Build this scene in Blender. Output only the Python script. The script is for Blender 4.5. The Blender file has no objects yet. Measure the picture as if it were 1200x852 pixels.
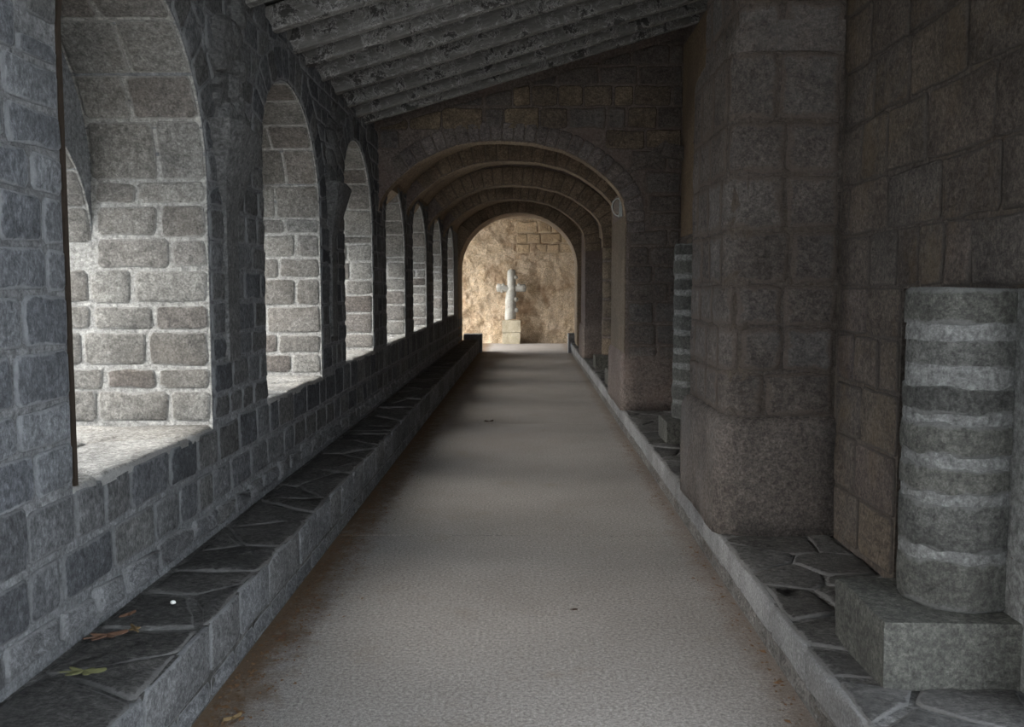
import bpy, math, random
from mathutils import Vector, noise as mnoise

random.seed(7)
SC = bpy.context.scene
COL = SC.collection

# ------------------------------------------------------------------ camera
YAW, PITCH, EYE = math.radians(1.0045), math.radians(4.658), 1.6
cam_d = bpy.data.cameras.new('camera')
cam_d.sensor_width = 36.0
cam_d.lens = 36.0 * 1080.0 / 1200.0
cam_d.clip_start = 0.05
cam = bpy.data.objects.new('camera', cam_d)
cam.location = (0, 0, EYE)
cam.rotation_euler = (math.pi / 2 - PITCH, 0, YAW)
COL.objects.link(cam)
SC.camera = cam

# ------------------------------------------------------------------ sky and light
world = bpy.data.worlds.new('overcast_sky')
SC.world = world
world.use_nodes = True
wt = world.node_tree
wt.nodes.clear()
w_out = wt.nodes.new('ShaderNodeOutputWorld')
w_bg = wt.nodes.new('ShaderNodeBackground')
w_tc = wt.nodes.new('ShaderNodeTexCoord')
w_sep = wt.nodes.new('ShaderNodeSeparateXYZ')
w_rmp = wt.nodes.new('ShaderNodeValToRGB')
wt.links.new(w_tc.outputs['Generated'], w_sep.inputs[0])
wt.links.new(w_sep.outputs['Z'], w_rmp.inputs[0])
w_rmp.color_ramp.elements[0].position = 0.0
w_rmp.color_ramp.elements[0].color = (0.86, 0.93, 1.0, 1)
w_rmp.color_ramp.elements[1].position = 0.9
w_rmp.color_ramp.elements[1].color = (0.74, 0.86, 1.0, 1)
wt.links.new(w_rmp.outputs[0], w_bg.inputs[0])
w_bg.inputs[1].default_value = 1.5
wt.links.new(w_bg.outputs[0], w_out.inputs[0])

sun_d = bpy.data.lights.new('hazy_sun', 'SUN')
sun_d.energy = 2.7
sun_d.angle = math.radians(48)
sun_d.color = (1.0, .95, .87)
sun = bpy.data.objects.new('hazy_sun', sun_d)
sun.rotation_euler = Vector((1.0, .30, -.80)).to_track_quat('-Z', 'Y').to_euler()
sun.location = (-12, -6, 9)
COL.objects.link(sun)

SC.view_settings.view_transform = 'Standard'
SC.view_settings.look = 'None'
SC.view_settings.gamma = 1.0
SC.view_settings.use_curve_mapping = False
SC.view_settings.exposure = 2.12
SC.cycles.max_bounces = 10
SC.cycles.diffuse_bounces = 8
SC.cycles.use_denoising = True

# ------------------------------------------------------------------ layout numbers (metres; +Y down the gallery)
XL, XR = -1.65, 1.68            # inner faces of the two long walls
XLI, XLO = -2.25, -2.62         # step of the window openings, outer face
Y0, Y1 = -2.5, 22.9             # start and end of the gallery
YE = 26.9                       # end wall
CUT = 10.2                      # front of the first arched cross wall
ROOF0, SLOPE = 3.24, 0.295      # rafter underside at XL, rise per metre
BX, BH = -1.22, 0.32            # bench edge and height
LX, LH = 1.055, 0.25            # ledge edge and height
WINS = [(-1.80, -0.25), (0.72, 2.24), (3.264, 4.763), (5.763, 7.34), (8.28, 9.804), (10.70, 12.35),
        (13.18, 14.957), (16.0, 17.64), (18.85, 20.49)]
SILLS = [0.89, 0.89, 0.885, 0.90, 0.94, 0.955, 0.98, 1.0, 1.03]

# ------------------------------------------------------------------ materials
def new_mat(name):
    m = bpy.data.materials.new(name)
    m.use_nodes = True
    nt = m.node_tree
    b = nt.nodes['Principled BSDF']
    b.inputs['Roughness'].default_value = 0.92
    b.inputs['Specular IOR Level'].default_value = 0.25
    return m, nt, b

def N(nt, t, **kw):
    n = nt.nodes.new(t)
    for k, v in kw.items():
        setattr(n, k, v)
    return n

def noise(nt, vec, scale, detail=4, rough=0.6, dist=0.0):
    n = N(nt, 'ShaderNodeTexNoise')
    n.inputs['Scale'].default_value = scale
    n.inputs['Detail'].default_value = detail
    n.inputs['Roughness'].default_value = rough
    n.inputs['Distortion'].default_value = dist
    nt.links.new(vec, n.inputs['Vector'])
    return n.outputs['Fac']

def ramp(nt, fac, stops):
    r = N(nt, 'ShaderNodeValToRGB')
    e = r.color_ramp.elements
    while len(e) < len(stops):
        e.new(0.5)
    for q, (p, c) in zip(e, stops):
        q.position = p
        q.color = (c[0], c[1], c[2], 1) if hasattr(c, '__len__') else (c, c, c, 1)
    nt.links.new(fac, r.inputs[0])
    return r.outputs[0]

def mix(nt, fac, a, b, mode='MIX'):
    m = N(nt, 'ShaderNodeMix', data_type='RGBA', blend_type=mode)
    for sock, v in ((m.inputs[0], fac), (m.inputs[6], a), (m.inputs[7], b)):
        if hasattr(v, 'links') or hasattr(v, 'is_output'):
            nt.links.new(v, sock)
        elif hasattr(v, '__len__'):
            sock.default_value = (v[0], v[1], v[2], 1)
        else:
            sock.default_value = v
    return m.outputs[2]

def math_n(nt, op, a, b=0.0):
    m = N(nt, 'ShaderNodeMath', operation=op)
    for s, v in ((m.inputs[0], a), (m.inputs[1], b)):
        if hasattr(v, 'is_output'):
            nt.links.new(v, s)
        else:
            s.default_value = v
    return m.outputs[0]

def bump(nt, bsdf, hts, dist=0.01, strength=0.8):
    prev = None
    for h, d in hts:
        bp = N(nt, 'ShaderNodeBump')
        bp.inputs['Strength'].default_value = strength
        bp.inputs['Distance'].default_value = d
        nt.links.new(h, bp.inputs['Height'])
        if prev is not None:
            nt.links.new(prev, bp.inputs['Normal'])
        prev = bp.outputs[0]
    nt.links.new(prev, bsdf.inputs['Normal'])

def world_pos(nt, stretch=(1, 1, 1)):
    g = N(nt, 'ShaderNodeNewGeometry')
    mp = N(nt, 'ShaderNodeMapping')
    mp.inputs['Scale'].default_value = stretch
    nt.links.new(g.outputs['Position'], mp.inputs[0])
    return mp.outputs[0]

def attr(nt, name):
    a = N(nt, 'ShaderNodeAttribute')
    a.attribute_name = name
    return a.outputs['Fac']

def stone_mat(name, tones, mortar, smear=0.5, stain=None, stain_amt=0.3, bumpd=0.012, grit=1.0, tool=(1, 1, 1), bigw=.5, mt=1.0):
    """dressed stone: tone attribute picks the tint, rim attribute lets mortar smear over the edges"""
    m, nt, b = new_mat(name)
    p = world_pos(nt)
    tone = attr(nt, 'tone')
    n = len(tones)
    base = ramp(nt, tone, [(i / max(1, n - 1), c) for i, c in enumerate(tones)])
    big = noise(nt, p, 3.1, 5, 0.65)
    base = mix(nt, 1.0, base, ramp(nt, big, [(0.3, 0.68), (0.5, 1.0), (0.7, 1.28)]), 'MULTIPLY')
    fine = noise(nt, world_pos(nt, tool), 85, 6, 0.8)
    base = mix(nt, 1.0, base, ramp(nt, fine, [(0.38, 0.68), (0.5, 1.0), (0.62, 1.42)]), 'MULTIPLY')
    mid = noise(nt, p, 34, 9, 0.82, 0.2)
    base = mix(nt, 1.0, base, ramp(nt, mid, [(0.38, 1 - .42 * mt), (0.49, 1.0), (0.62, 1 + .62 * mt)]), 'MULTIPLY')
    if stain:
        s = noise(nt, p, 1.7, 6, 0.7, 0.5)
        base = mix(nt, math_n(nt, 'MULTIPLY', ramp(nt, s, [(0.5, 0), (0.66, 1)]), stain_amt), base, stain)
    rim = attr(nt, 'rim')
    sm = noise(nt, p, 17, 5, 0.7, 0.3)
    k = math_n(nt, 'ADD', math_n(nt, 'MULTIPLY', rim, 0.9), math_n(nt, 'SUBTRACT', sm, 0.5))
    k = math_n(nt, 'ADD', k, math_n(nt, 'MULTIPLY', math_n(nt, 'SUBTRACT', big, 0.5), bigw))
    k = ramp(nt, math_n(nt, 'ADD', k, smear - 0.5), [(0.42, 0), (0.62, 1)])
    mcol = mix(nt, 1.0, mortar, ramp(nt, fine, [(0.3, 0.75), (0.7, 1.25)]), 'MULTIPLY')
    base = mix(nt, math_n(nt, 'MULTIPLY', k, 0.85), base, mcol)
    nt.links.new(base, b.inputs['Base Color'])
    bump(nt, b, [(noise(nt, p, 7, 8, 0.75), bumpd * 5), (mid, bumpd * 2.5), (fine, bumpd * 1.2 * grit)])
    return m

def rough_mat(name, c0, c1, scale=4.0, stain=None, stain_amt=0.5, bumpd=0.012, fine_s=60, speck=0.35):
    m, nt, b = new_mat(name)
    p = world_pos(nt)
    big = noise(nt, p, scale, 6, 0.7, 0.3)
    base = mix(nt, ramp(nt, big, [(0.33, 0), (0.67, 1)]), c0, c1)
    fine = noise(nt, p, fine_s, 6, 0.75)
    base = mix(nt, 1.0, base, ramp(nt, fine, [(0.32, 1 - speck), (0.5, 1.0), (0.68, 1 + speck)]), 'MULTIPLY')
    mid = noise(nt, p, 36, 9, 0.82, 0.2)
    base = mix(nt, 1.0, base, ramp(nt, mid, [(0.38, 1 - speck * 1.3), (0.49, 1.0), (0.62, 1 + speck * 1.6)]), 'MULTIPLY')
    if stain:
        s = noise(nt, p, 1.3, 6, 0.72, 0.6)
        base = mix(nt, math_n(nt, 'MULTIPLY', ramp(nt, s, [(0.48, 0), (0.62, 1)]), stain_amt), base, stain)
    nt.links.new(base, b.inputs['Base Color'])
    bump(nt, b, [(noise(nt, p, 6, 8, 0.75), bumpd * 3), (mid, bumpd * 2), (fine, bumpd)])
    return m

GREY = [(.085, .088, .095), (.13, .133, .14), (.17, .172, .175), (.115, .112, .108), (.21, .21, .205)]
LITE = [(.22, .208, .188), (.175, .162, .145), (.27, .258, .235), (.15, .13, .115), (.24, .232, .215)]
BROWN = [(.105, .086, .074), (.135, .109, .09), (.115, .10, .09), (.15, .12, .094), (.125, .101, .095)]
PILA = [(.125, .105, .093), (.16, .136, .12), (.14, .116, .10), (.165, .148, .136)]
WARM = [(.20, .15, .108), (.25, .19, .13), (.165, .13, .10), (.28, .215, .145)]
VOUS = [(.20, .168, .152), (.25, .215, .195), (.17, .145, .135), (.22, .185, .16)]
DRUM = [(.115, .112, .098), (.145, .14, .122), (.10, .097, .088), (.16, .156, .142)]
M = {}
M['stone_left'] = stone_mat('grey_limestone', GREY, (.25, .253, .256), 0.46, (.06, .06, .065), .35, tool=(1, 1, .45))
M['stone_bloom'] = stone_mat('lime_bloomed_limestone', [(.14, .147, .16), (.20, .208, .222), (.25, .258, .27), (.17, .175, .185)], (.36, .368, .38), 0.5, (.10, .103, .11), .4, tool=(1, 1, .45))  # grey limestone paled and blued: daylight from the right painted into the colour
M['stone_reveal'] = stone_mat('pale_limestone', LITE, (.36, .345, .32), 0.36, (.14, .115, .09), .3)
M['stone_right'] = stone_mat('brown_sandstone', BROWN, (.115, .098, .085), 0.46, (.19, .13, .07), .45)
M['stone_pilaster'] = stone_mat('grey_brown_stone', PILA, (.165, .13, .108), 0.60, (.24, .23, .22), .3)
M['stone_warm'] = stone_mat('ochre_stone', WARM, (.10, .078, .062), 0.40, (.10, .08, .065), .4)
M['stone_vault'] = stone_mat('dim_vault_stone', [(.23, .18, .13), (.27, .21, .15), (.245, .185, .135), (.29, .225, .16)], (.20, .155, .115), 0.5, (.12, .095, .07), .4)
M['voussoir_stone'] = stone_mat('grey_pink_voussoir', VOUS, (.16, .135, .12), 0.36, (.12, .10, .09), .3)
M['drum'] = stone_mat('drum_stone', DRUM, (.24, .236, .222), 0.38, (.08, .078, .07), .4)
M['slab'] = stone_mat('dark_schist', [(.09, .086, .082), (.135, .128, .12), (.105, .098, .09), (.165, .158, .15)],
                      (.27, .26, .25), 0.44, (.15, .145, .14), .5, bumpd=.02, tool=(.35, 1, 1))
M['bench_face'] = stone_mat('bench_limestone', [(.20, .20, .205), (.26, .26, .265), (.165, .165, .17), (.23, .225, .22)],
                            (.34, .34, .34), 0.34, (.10, .095, .09), .4)
M['curb'] = stone_mat('curb_limestone', [(.27, .265, .265), (.32, .315, .31), (.24, .235, .235)],
                      (.30, .29, .28), 0.30, (.20, .18, .16), .4, mt=.35)
M['curb_low'] = stone_mat('rough_kerb_footing', [(.16, .15, .14), (.20, .188, .175), (.13, .12, .11)], (.24, .225, .21), 0.34, (.14, .10, .075), .4)
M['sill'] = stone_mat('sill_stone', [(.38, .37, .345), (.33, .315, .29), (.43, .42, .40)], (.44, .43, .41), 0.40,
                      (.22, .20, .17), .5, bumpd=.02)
M['mortar_left'] = rough_mat('lime_mortar', (.18, .182, .186), (.27, .272, .276), 5, (.12, .12, .125), .4)
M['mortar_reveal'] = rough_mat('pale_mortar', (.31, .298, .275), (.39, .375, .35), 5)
M['mortar_right'] = rough_mat('brown_mortar', (.085, .07, .06), (.13, .108, .092), 4, (.15, .11, .07), .4)
M['mortar_pale'] = rough_mat('drum_mortar', (.22, .216, .204), (.31, .304, .288), 12, bumpd=.02)
M['joint'] = rough_mat('dusty_joints', (.07, .066, .06), (.27, .26, .25), 5.5, bumpd=.02)
M['bench_core'] = rough_mat('bench_mortar', (.24, .238, .235), (.34, .335, .33), 6)
M['brown_plaster'] = rough_mat('brown_wall_plaster', (.15, .105, .066), (.20, .145, .095), 3, (.11, .08, .06), .5)
M['vault'] = rough_mat('vault_plaster', (.22, .165, .115), (.30, .23, .16), 2.2, (.14, .105, .08), .5, bumpd=.006)
M['crossing'] = rough_mat('crossing_rubble', (.15, .122, .106), (.215, .175, .152), 3, (.22, .155, .13), .5)
M['jamb'] = rough_mat('jamb_stone', (.17, .132, .098), (.22, .172, .125), 3, (.12, .095, .075), .4)
M['end_plaster'] = rough_mat('end_plaster', (.50, .37, .235), (.62, .49, .355), 3.2, (.27, .16, .085), .75, bumpd=.03, fine_s=26, speck=.3)
M['end_stone'] = stone_mat('end_stone', [(.42, .30, .18), (.47, .345, .22), (.37, .26, .155)], (.44, .33, .21), .55)
M['cross_stone'] = rough_mat('cross_stone', (.35, .33, .285), (.45, .43, .385), 9, (.22, .20, .165), .5, bumpd=.01, speck=.2)
M['pedestal'] = rough_mat('pedestal_stone', (.42, .36, .25), (.50, .44, .33), 7, (.31, .25, .17), .4, bumpd=.008, speck=.15)
M['ground'] = rough_mat('outside_gravel', (.46, .44, .405), (.54, .515, .475), 1.0, bumpd=.01)
M['carved'] = rough_mat('carved_stone', (.13, .128, .125), (.21, .208, .203), 7, (.075, .072, .07), .5, bumpd=.02)
M['plaster_base'] = rough_mat('rough_footing', (.17, .172, .176), (.30, .303, .305), 7, (.10, .10, .10), .5, bumpd=.03)

def floor_mat():
    m, nt, b = new_mat('exposed_aggregate_concrete')
    p = world_pos(nt)
    big = noise(nt, p, 0.9, 5, 0.6)
    base = mix(nt, ramp(nt, big, [(0.3, 0), (0.7, 1)]), (.245, .222, .202), (.31, .284, .262))
    g1 = noise(nt, p, 62, 6, 0.85)
    g2 = noise(nt, p, 210, 3, 0.8)
    base = mix(nt, 1.0, base, ramp(nt, g1, [(0.36, .5), (0.5, 1.0), (0.64, 1.6)]), 'MULTIPLY')
    base = mix(nt, 1.0, base, ramp(nt, g2, [(0.3, .6), (0.5, 1.0), (0.7, 1.5)]), 'MULTIPLY')
    # leaf-mould dirt trodden in along the foot of the bench and of the kerb
    sx = N(nt, 'ShaderNodeSeparateXYZ')
    nt.links.new(p, sx.inputs[0])
    x = sx.outputs['X']
    near_l = ramp(nt, math_n(nt, 'ADD', math_n(nt, 'SUBTRACT', x, BX), math_n(nt, 'MULTIPLY', math_n(nt, 'SUBTRACT', noise(nt, p, 7, 6, .75), .5), .6)),
                  [(0.05, 1), (0.26, 0)])
    base = mix(nt, math_n(nt, 'MULTIPLY', near_l, .85), base, (.125, .075, .036))
    near_r = ramp(nt, math_n(nt, 'ADD', math_n(nt, 'SUBTRACT', LX, x), math_n(nt, 'MULTIPLY', math_n(nt, 'SUBTRACT', noise(nt, p, 8, 6, .75), .5), .4)),
                  [(0.02, 1), (0.14, 0)])
    base = mix(nt, math_n(nt, 'MULTIPLY', near_r, .5), base, (.15, .105, .075))
    patch = ramp(nt, noise(nt, p, 2.1, 5, .7), [(0.58, 0), (0.72, 1)])
    base = mix(nt, math_n(nt, 'MULTIPLY', patch, .3), base, (.22, .17, .12))
    nt.links.new(base, b.inputs['Base Color'])
    bump(nt, b, [(g1, .006), (g2, .004)])
    return m
M['floor'] = floor_mat()

def wood_mat():
    m, nt, b = new_mat('limewashed_old_timber')
    tc = N(nt, 'ShaderNodeTexCoord')
    oi = N(nt, 'ShaderNodeObjectInfo')
    ad = N(nt, 'ShaderNodeVectorMath', operation='ADD')
    nt.links.new(tc.outputs['Object'], ad.inputs[0])
    sc_ = math_n(nt, 'MULTIPLY', oi.outputs['Random'], 37.0)
    nt.links.new(sc_, ad.inputs[1])
    mp = N(nt, 'ShaderNodeMapping')
    mp.inputs['Scale'].default_value = (1.6, 8, 8)
    nt.links.new(ad.outputs[0], mp.inputs[0])
    grain = noise(nt, mp.outputs[0], 6, 6, 0.7, 0.4)
    blot = noise(nt, ad.outputs[0], 6.5, 9, 0.78, 0.5)
    col = mix(nt, ramp(nt, grain, [(0.3, 0), (0.7, 1)]), (.12, .114, .107), (.23, .222, .21))
    col = mix(nt, ramp(nt, blot, [(0.48, 0), (0.56, 1)]), col, (.44, .43, .415))
    dark = noise(nt, ad.outputs[0], 6.5, 9, 0.8, 0.4)
    col = mix(nt, ramp(nt, dark, [(0.51, 0), (0.57, .92)]), col, (.035, .032, .03))
    nt.links.new(col, b.inputs['Base Color'])
    bump(nt, b, [(blot, .015), (grain, .01)])
    return m
M['wood'] = wood_mat()
M['plank'] = rough_mat('dark_boards', (.035, .034, .033), (.07, .068, .065), 5, bumpd=.008)

def plain(name, c, r=.6, metal=0.0):
    m, nt, b = new_mat(name)
    p = world_pos(nt)
    k = noise(nt, p, 40, 4, .7)
    nt.links.new(mix(nt, 1.0, c, ramp(nt, k, [(.3, .75), (.7, 1.2)]), 'MULTIPLY'), b.inputs['Base Color'])
    b.inputs['Roughness'].default_value = r
    b.inputs['Metallic'].default_value = metal
    return m
M['lamp_metal'] = plain('grey_lamp_casting', (.42, .43, .40), .5)
M['lamp_glass'] = plain('dusty_lamp_glass', (.20, .16, .13), .25)
M['leaf_rust'] = plain('rust_brown_leaf', (.10, .056, .036))
M['leaf_green'] = plain('yellow_green_leaf', (.12, .118, .055))
M['leaf_ochre'] = plain('ochre_leaf', (.15, .10, .048))
M['leaf_dark'] = plain('dark_brown_leaf', (.05, .03, .02))
M['rust'] = plain('dark_rust', (.028, .02, .014), .9)  # near-black brown for the strip along the jamb edge
M['pebble'] = plain('white_pebble', (.75, .74, .70))
M['grit'] = plain('leaf_crumbs', (.16, .09, .045))

# ------------------------------------------------------------------ mesh helpers
def mesh_obj(name, verts, faces, mat, parent=None, loc=(0, 0, 0), smooth=False, rim=None, tone=None):
    me = bpy.data.meshes.new(name)
    me.from_pydata(verts, [], faces)
    if rim is not None:
        a = me.attributes.new('rim', 'FLOAT', 'POINT')
        a.data.foreach_set('value', rim)
    if tone is not None:
        a = me.attributes.new('tone', 'FLOAT', 'POINT')
        a.data.foreach_set('value', tone if hasattr(tone, '__len__') else [tone] * len(verts))
    if smooth:
        me.polygons.foreach_set('use_smooth', [True] * len(me.polygons))
    if mat:
        me.materials.append(mat)
    me.update()
    o = bpy.data.objects.new(name, me)
    o.location = loc
    COL.objects.link(o)
    if parent is not None:
        o.parent = parent
        if parent.location.length > 0:
            o.location = Vector(loc) - Vector(root_loc(parent))
    return o

def root_loc(o):
    v = Vector(o.location)
    while o.parent:
        o = o.parent
        v += o.location
    return v

class MB:
    """collects verts and faces for one mesh"""
    def __init__(self):
        self.v, self.f, self.r, self.t = [], [], [], []
    def add(self, vs, fs, rim=None, tone=None):
        k = len(self.v)
        self.v += [tuple(p) for p in vs]
        self.f += [tuple(i + k for i in q) for q in fs]
        self.r += rim if rim else [0.0] * len(vs)
        self.t += tone if tone else [0.5] * len(vs)
    def box(self, x0, x1, y0, y1, z0, z1):
        self.add([(x0, y0, z0), (x1, y0, z0), (x1, y1, z0), (x0, y1, z0), (x0, y0, z1), (x1, y0, z1), (x1, y1, z1), (x0, y1, z1)],
                 [(3, 2, 1, 0), (4, 5, 6, 7), (0, 1, 5, 4), (1, 2, 6, 5), (2, 3, 7, 6), (3, 0, 4, 7)])
    def prism(self, quad, axis, a, b):
        """quad: polygon in the two other axes, extruded from a to b along axis"""
        def P(q, t):
            return (t, q[0], q[1]) if axis == 0 else ((q[0], t, q[1]) if axis == 1 else (q[0], q[1], t))
        n = len(quad)
        vs = [P(q, a) for q in quad] + [P(q, b) for q in quad]
        fs = [tuple(range(n)), tuple(range(2 * n - 1, n - 1, -1))] + [((i + 1) % n, i, i + n, (i + 1) % n + n) for i in range(n)]
        self.add(vs, fs)
    def build(self, name, mat, parent=None, loc=(0, 0, 0), smooth=False, fix=True):
        vs = [(v[0] - loc[0], v[1] - loc[1], v[2] - loc[2]) for v in self.v]
        o = mesh_obj(name, vs, self.f, mat, parent, loc, smooth, self.r, self.t)
        if fix:
            import bmesh
            bm = bmesh.new()
            bm.from_mesh(o.data)
            bmesh.ops.recalc_face_normals(bm, faces=bm.faces)
            bm.to_mesh(o.data)
            bm.free()
        return o

def struct(o, label, cat):
    o['kind'] = 'structure'
    o['label'] = label
    o['category'] = cat
    return o

def tag(o, label, cat, group=None):
    o['label'] = label
    o['category'] = cat
    if group:
        o['group'] = group
    return o

def empty(name, loc):
    o = bpy.data.objects.new(name, None)
    o.location = loc
    o.empty_display_size = 0.1
    COL.objects.link(o)
    return o

# ---- picked-apart stones: polygons in a surface's own coordinates, raised and rimmed
STONES = {}          # (parent name, part name, material) -> list
CY, SY, CP, SP = math.cos(YAW), math.sin(YAW), math.cos(PITCH), math.sin(PITCH)
def project(p):
    x, y, z = p[0], p[1], p[2] - EYE
    d = -SY * CP * x + CY * CP * y - SP * z
    if d < 0.2:
        return None
    r = CY * x + SY * y
    u = -SY * SP * x + CY * SP * y + CP * z
    return 600 + 1080 * r / d, 426 - 1080 * u / d

def clip_poly(poly, nx, ny, c):
    """keep nx*a + ny*b <= c"""
    out = []
    n = len(poly)
    for i in range(n):
        p, q = poly[i], poly[(i + 1) % n]
        dp, dq = nx * p[0] + ny * p[1] - c, nx * q[0] + ny * q[1] - c
        if dp <= 0:
            out.append(p)
        if (dp < 0 < dq) or (dq < 0 < dp):
            t = dp / (dp - dq)
            out.append((p[0] + t * (q[0] - p[0]), p[1] + t * (q[1] - p[1])))
    return out

def area2(poly):
    return 0.5 * sum(poly[i][0] * poly[(i + 1) % len(poly)][1] - poly[(i + 1) % len(poly)][0] * poly[i][1] for i in range(len(poly)))

def shrink(poly, d):
    """inset a convex polygon by d"""
    if area2(poly) < 0:
        poly = poly[::-1]
    res = poly
    for i in range(len(poly)):
        p, q = poly[i], poly[(i + 1) % len(poly)]
        ex, ey = q[0] - p[0], q[1] - p[1]
        L = math.hypot(ex, ey)
        if L < 1e-6:
            continue
        nx, ny = ey / L, -ex / L
        res = clip_poly(res, nx, ny, nx * p[0] + ny * p[1] - d)
        if len(res) < 3:
            return []
    return res

def stone(poly, mapf, parent, name, mat, proud=.012, rim=.016, jit=.006, gap=.0, maxedge=.13, tone=None, depth=.012, rough=.004):
    if gap:
        poly = shrink(poly, gap)
    if len(poly) < 3 or abs(area2(poly)) < 6e-4:
        return
    # round the corners a little and roughen the outline
    pts = []
    n = len(poly)
    for i in range(n):
        p, q = poly[i], poly[(i + 1) % n]
        L = math.hypot(q[0] - p[0], q[1] - p[1])
        if L < .004:
            continue
        c = min(.018 / L, .25)
        k = max(1, min(3, int(L / maxedge)))
        ts = [c] + [c + (1 - 2 * c) * j / k for j in range(1, k)] + [1 - c]
        for t in ts:
            pts.append((p[0] + (q[0] - p[0]) * t + random.uniform(-jit, jit), p[1] + (q[1] - p[1]) * t + random.uniform(-jit, jit)))
    n = len(pts)
    if n < 4:
        return
    if area2(pts) < 0:
        pts.reverse()
    cx, cy = sum(p[0] for p in pts) / n, sum(p[1] for p in pts) / n
    vs, rv = [], []
    for p in pts:
        vs.append(mapf(p[0], p[1], -depth)); rv.append(1.0)
    for p in pts:
        vs.append(mapf(p[0], p[1], proud * .55)); rv.append(1.0)
    for p in pts:
        d = max(1e-5, math.hypot(cx - p[0], cy - p[1]))
        s = min(.4, rim / d)
        vs.append(mapf(p[0] + (cx - p[0]) * s, p[1] + (cy - p[1]) * s, proud + random.uniform(-rough, rough))); rv.append(.45)
    for p in pts:
        s = .5
        vs.append(mapf(p[0] + (cx - p[0]) * s, p[1] + (cy - p[1]) * s, proud + random.uniform(-rough, rough * 1.6))); rv.append(0.0)
    vs.append(mapf(cx, cy, proud + random.uniform(-rough, rough * 1.6))); rv.append(0.0)
    fs = []
    for L in range(3):
        for i in range(n):
            j = (i + 1) % n
            fs.append((L * n + i, L * n + j, (L + 1) * n + j, (L + 1) * n + i))
    fs += [(3 * n + i, 3 * n + (i + 1) % n, 4 * n) for i in range(n)]
    # facing: make the outward normal follow +h
    a, b_, c_ = Vector(mapf(cx, cy, 0)), Vector(mapf(cx + .01, cy, 0)), Vector(mapf(cx, cy + .01, 0))
    hh = Vector(mapf(cx, cy, .01)) - a
    if (b_ - a).cross(c_ - a).dot(hh) < 0:
        fs = [tuple(reversed(f)) for f in fs]
    pr = [project(v) for v in vs[:n]]
    if any(q is None for q in pr):
        size = 0
    else:
        x0, x1 = min(q[0] for q in pr), max(q[0] for q in pr)
        y0, y1 = min(q[1] for q in pr), max(q[1] for q in pr)
        inside = x1 > -20 and x0 < 1220 and y1 > -20 and y0 < 872
        size = (x1 - x0) * (y1 - y0) if inside and min(x1 - x0, y1 - y0) > 3.5 else 0
    t = random.random() if tone is None else tone
    STONES.setdefault((parent.name, name, mat.name), []).append((size, vs, fs, rv, t, parent, mat))

PARTCAP = 285
def flush_stones():
    tally = {}
    for (pn, name, mn), lst in STONES.items():
        tally.setdefault((pn, name), []).extend([(s[0], id(s)) for s in lst])
    keep = {}
    for k, l in tally.items():
        l.sort(reverse=True)
        keep[k] = {i for s, i in l[:PARTCAP] if s > 60}
    for (pn, name, mn), lst in STONES.items():
        rest = MB()
        for s in lst:
            size, vs, fs, rv, t, parent, mat = s
            if id(s) in keep[(pn, name)]:
                c = [sum(v[k] for v in vs) / len(vs) for k in range(3)]
                mesh_obj(name, [(v[0] - c[0], v[1] - c[1], v[2] - c[2]) for v in vs], fs, mat, parent, c, True, rv, t)
            else:
                rest.add(vs, fs, rv, [t] * len(vs))
        if rest.v:
            o = rest.build(name + ('_remainder' if not name.endswith('s') else ''), mat, parent, smooth=True, fix=False)
            o['kind'] = 'stuff'

def voronoi(x0, x1, y0, y1, sx, sy, jitter=.38):
    """irregular paving cells in a rectangle"""
    nx, ny = max(1, round((x1 - x0) / sx)), max(1, round((y1 - y0) / sy))
    pts = []
    for j in range(ny):
        for i in range(nx):
            pts.append((x0 + (i + .5 + random.uniform(-jitter, jitter) + (.25 if j % 2 else -.25)) * (x1 - x0) / nx,
                        y0 + (j + .5 + random.uniform(-jitter, jitter)) * (y1 - y0) / ny))
    cells = []
    for a, p in enumerate(pts):
        poly = [(x0, y0), (x1, y0), (x1, y1), (x0, y1)]
        for b, q in enumerate(pts):
            if a == b or abs(p[0] - q[0]) > 3.2 * sx or abs(p[1] - q[1]) > 3.2 * sy:
                continue
            nx_, ny_ = q[0] - p[0], q[1] - p[1]
            poly = clip_poly(poly, nx_, ny_, (q[0] ** 2 + q[1] ** 2 - p[0] ** 2 - p[1] ** 2) / 2)
            if len(poly) < 3:
                break
        if len(poly) >= 3:
            cells.append(poly)
    return cells

def joints(a, b, step, var=.35):
    xs = [a]
    while b - xs[-1] > step * 1.45:
        xs.append(xs[-1] + step * random.uniform(1 - var, 1 + var))
    xs.append(b)
    return xs

# ------------------------------------------------------------------ floor and ground
gnd = MB()
gnd.box(-40, XLO - .02, -30, 60, -.30, -.05)
gnd.box(XLO - .02, 40, -30, 60, -.40, -.16)
struct(gnd.build('ground', M['ground']), 'pale gravel ground outside the arcade', 'ground')

fl = MB()
fl.box(XLO, 2.4, Y0 - 1, YE + .5, -.15, -.012)
floor = struct(fl.build('floor', M['bench_core']), 'pale aggregate concrete walkway down the middle of the gallery', 'floor')
seams = [Y0 - 1, .9, 5.87, 10.85, 15.8, 20.8, YE]
for a, b in zip(seams, seams[1:]):
    s = MB()
    g = .007
    xa, xb = (BX - .05, LX + .05) if b < YE else (BX - .05, LX + .05)
    s.box(xa, xb, a + g, b - g, -.012, 0)
    if b >= YE:
        s.box(XLO, xa, Y1 + .02, b - g, -.012, 0)
        s.box(xb, 1.9, Y1 + .02, b - g, -.012, 0)
    s.build('slab', M['floor'], floor)

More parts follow.
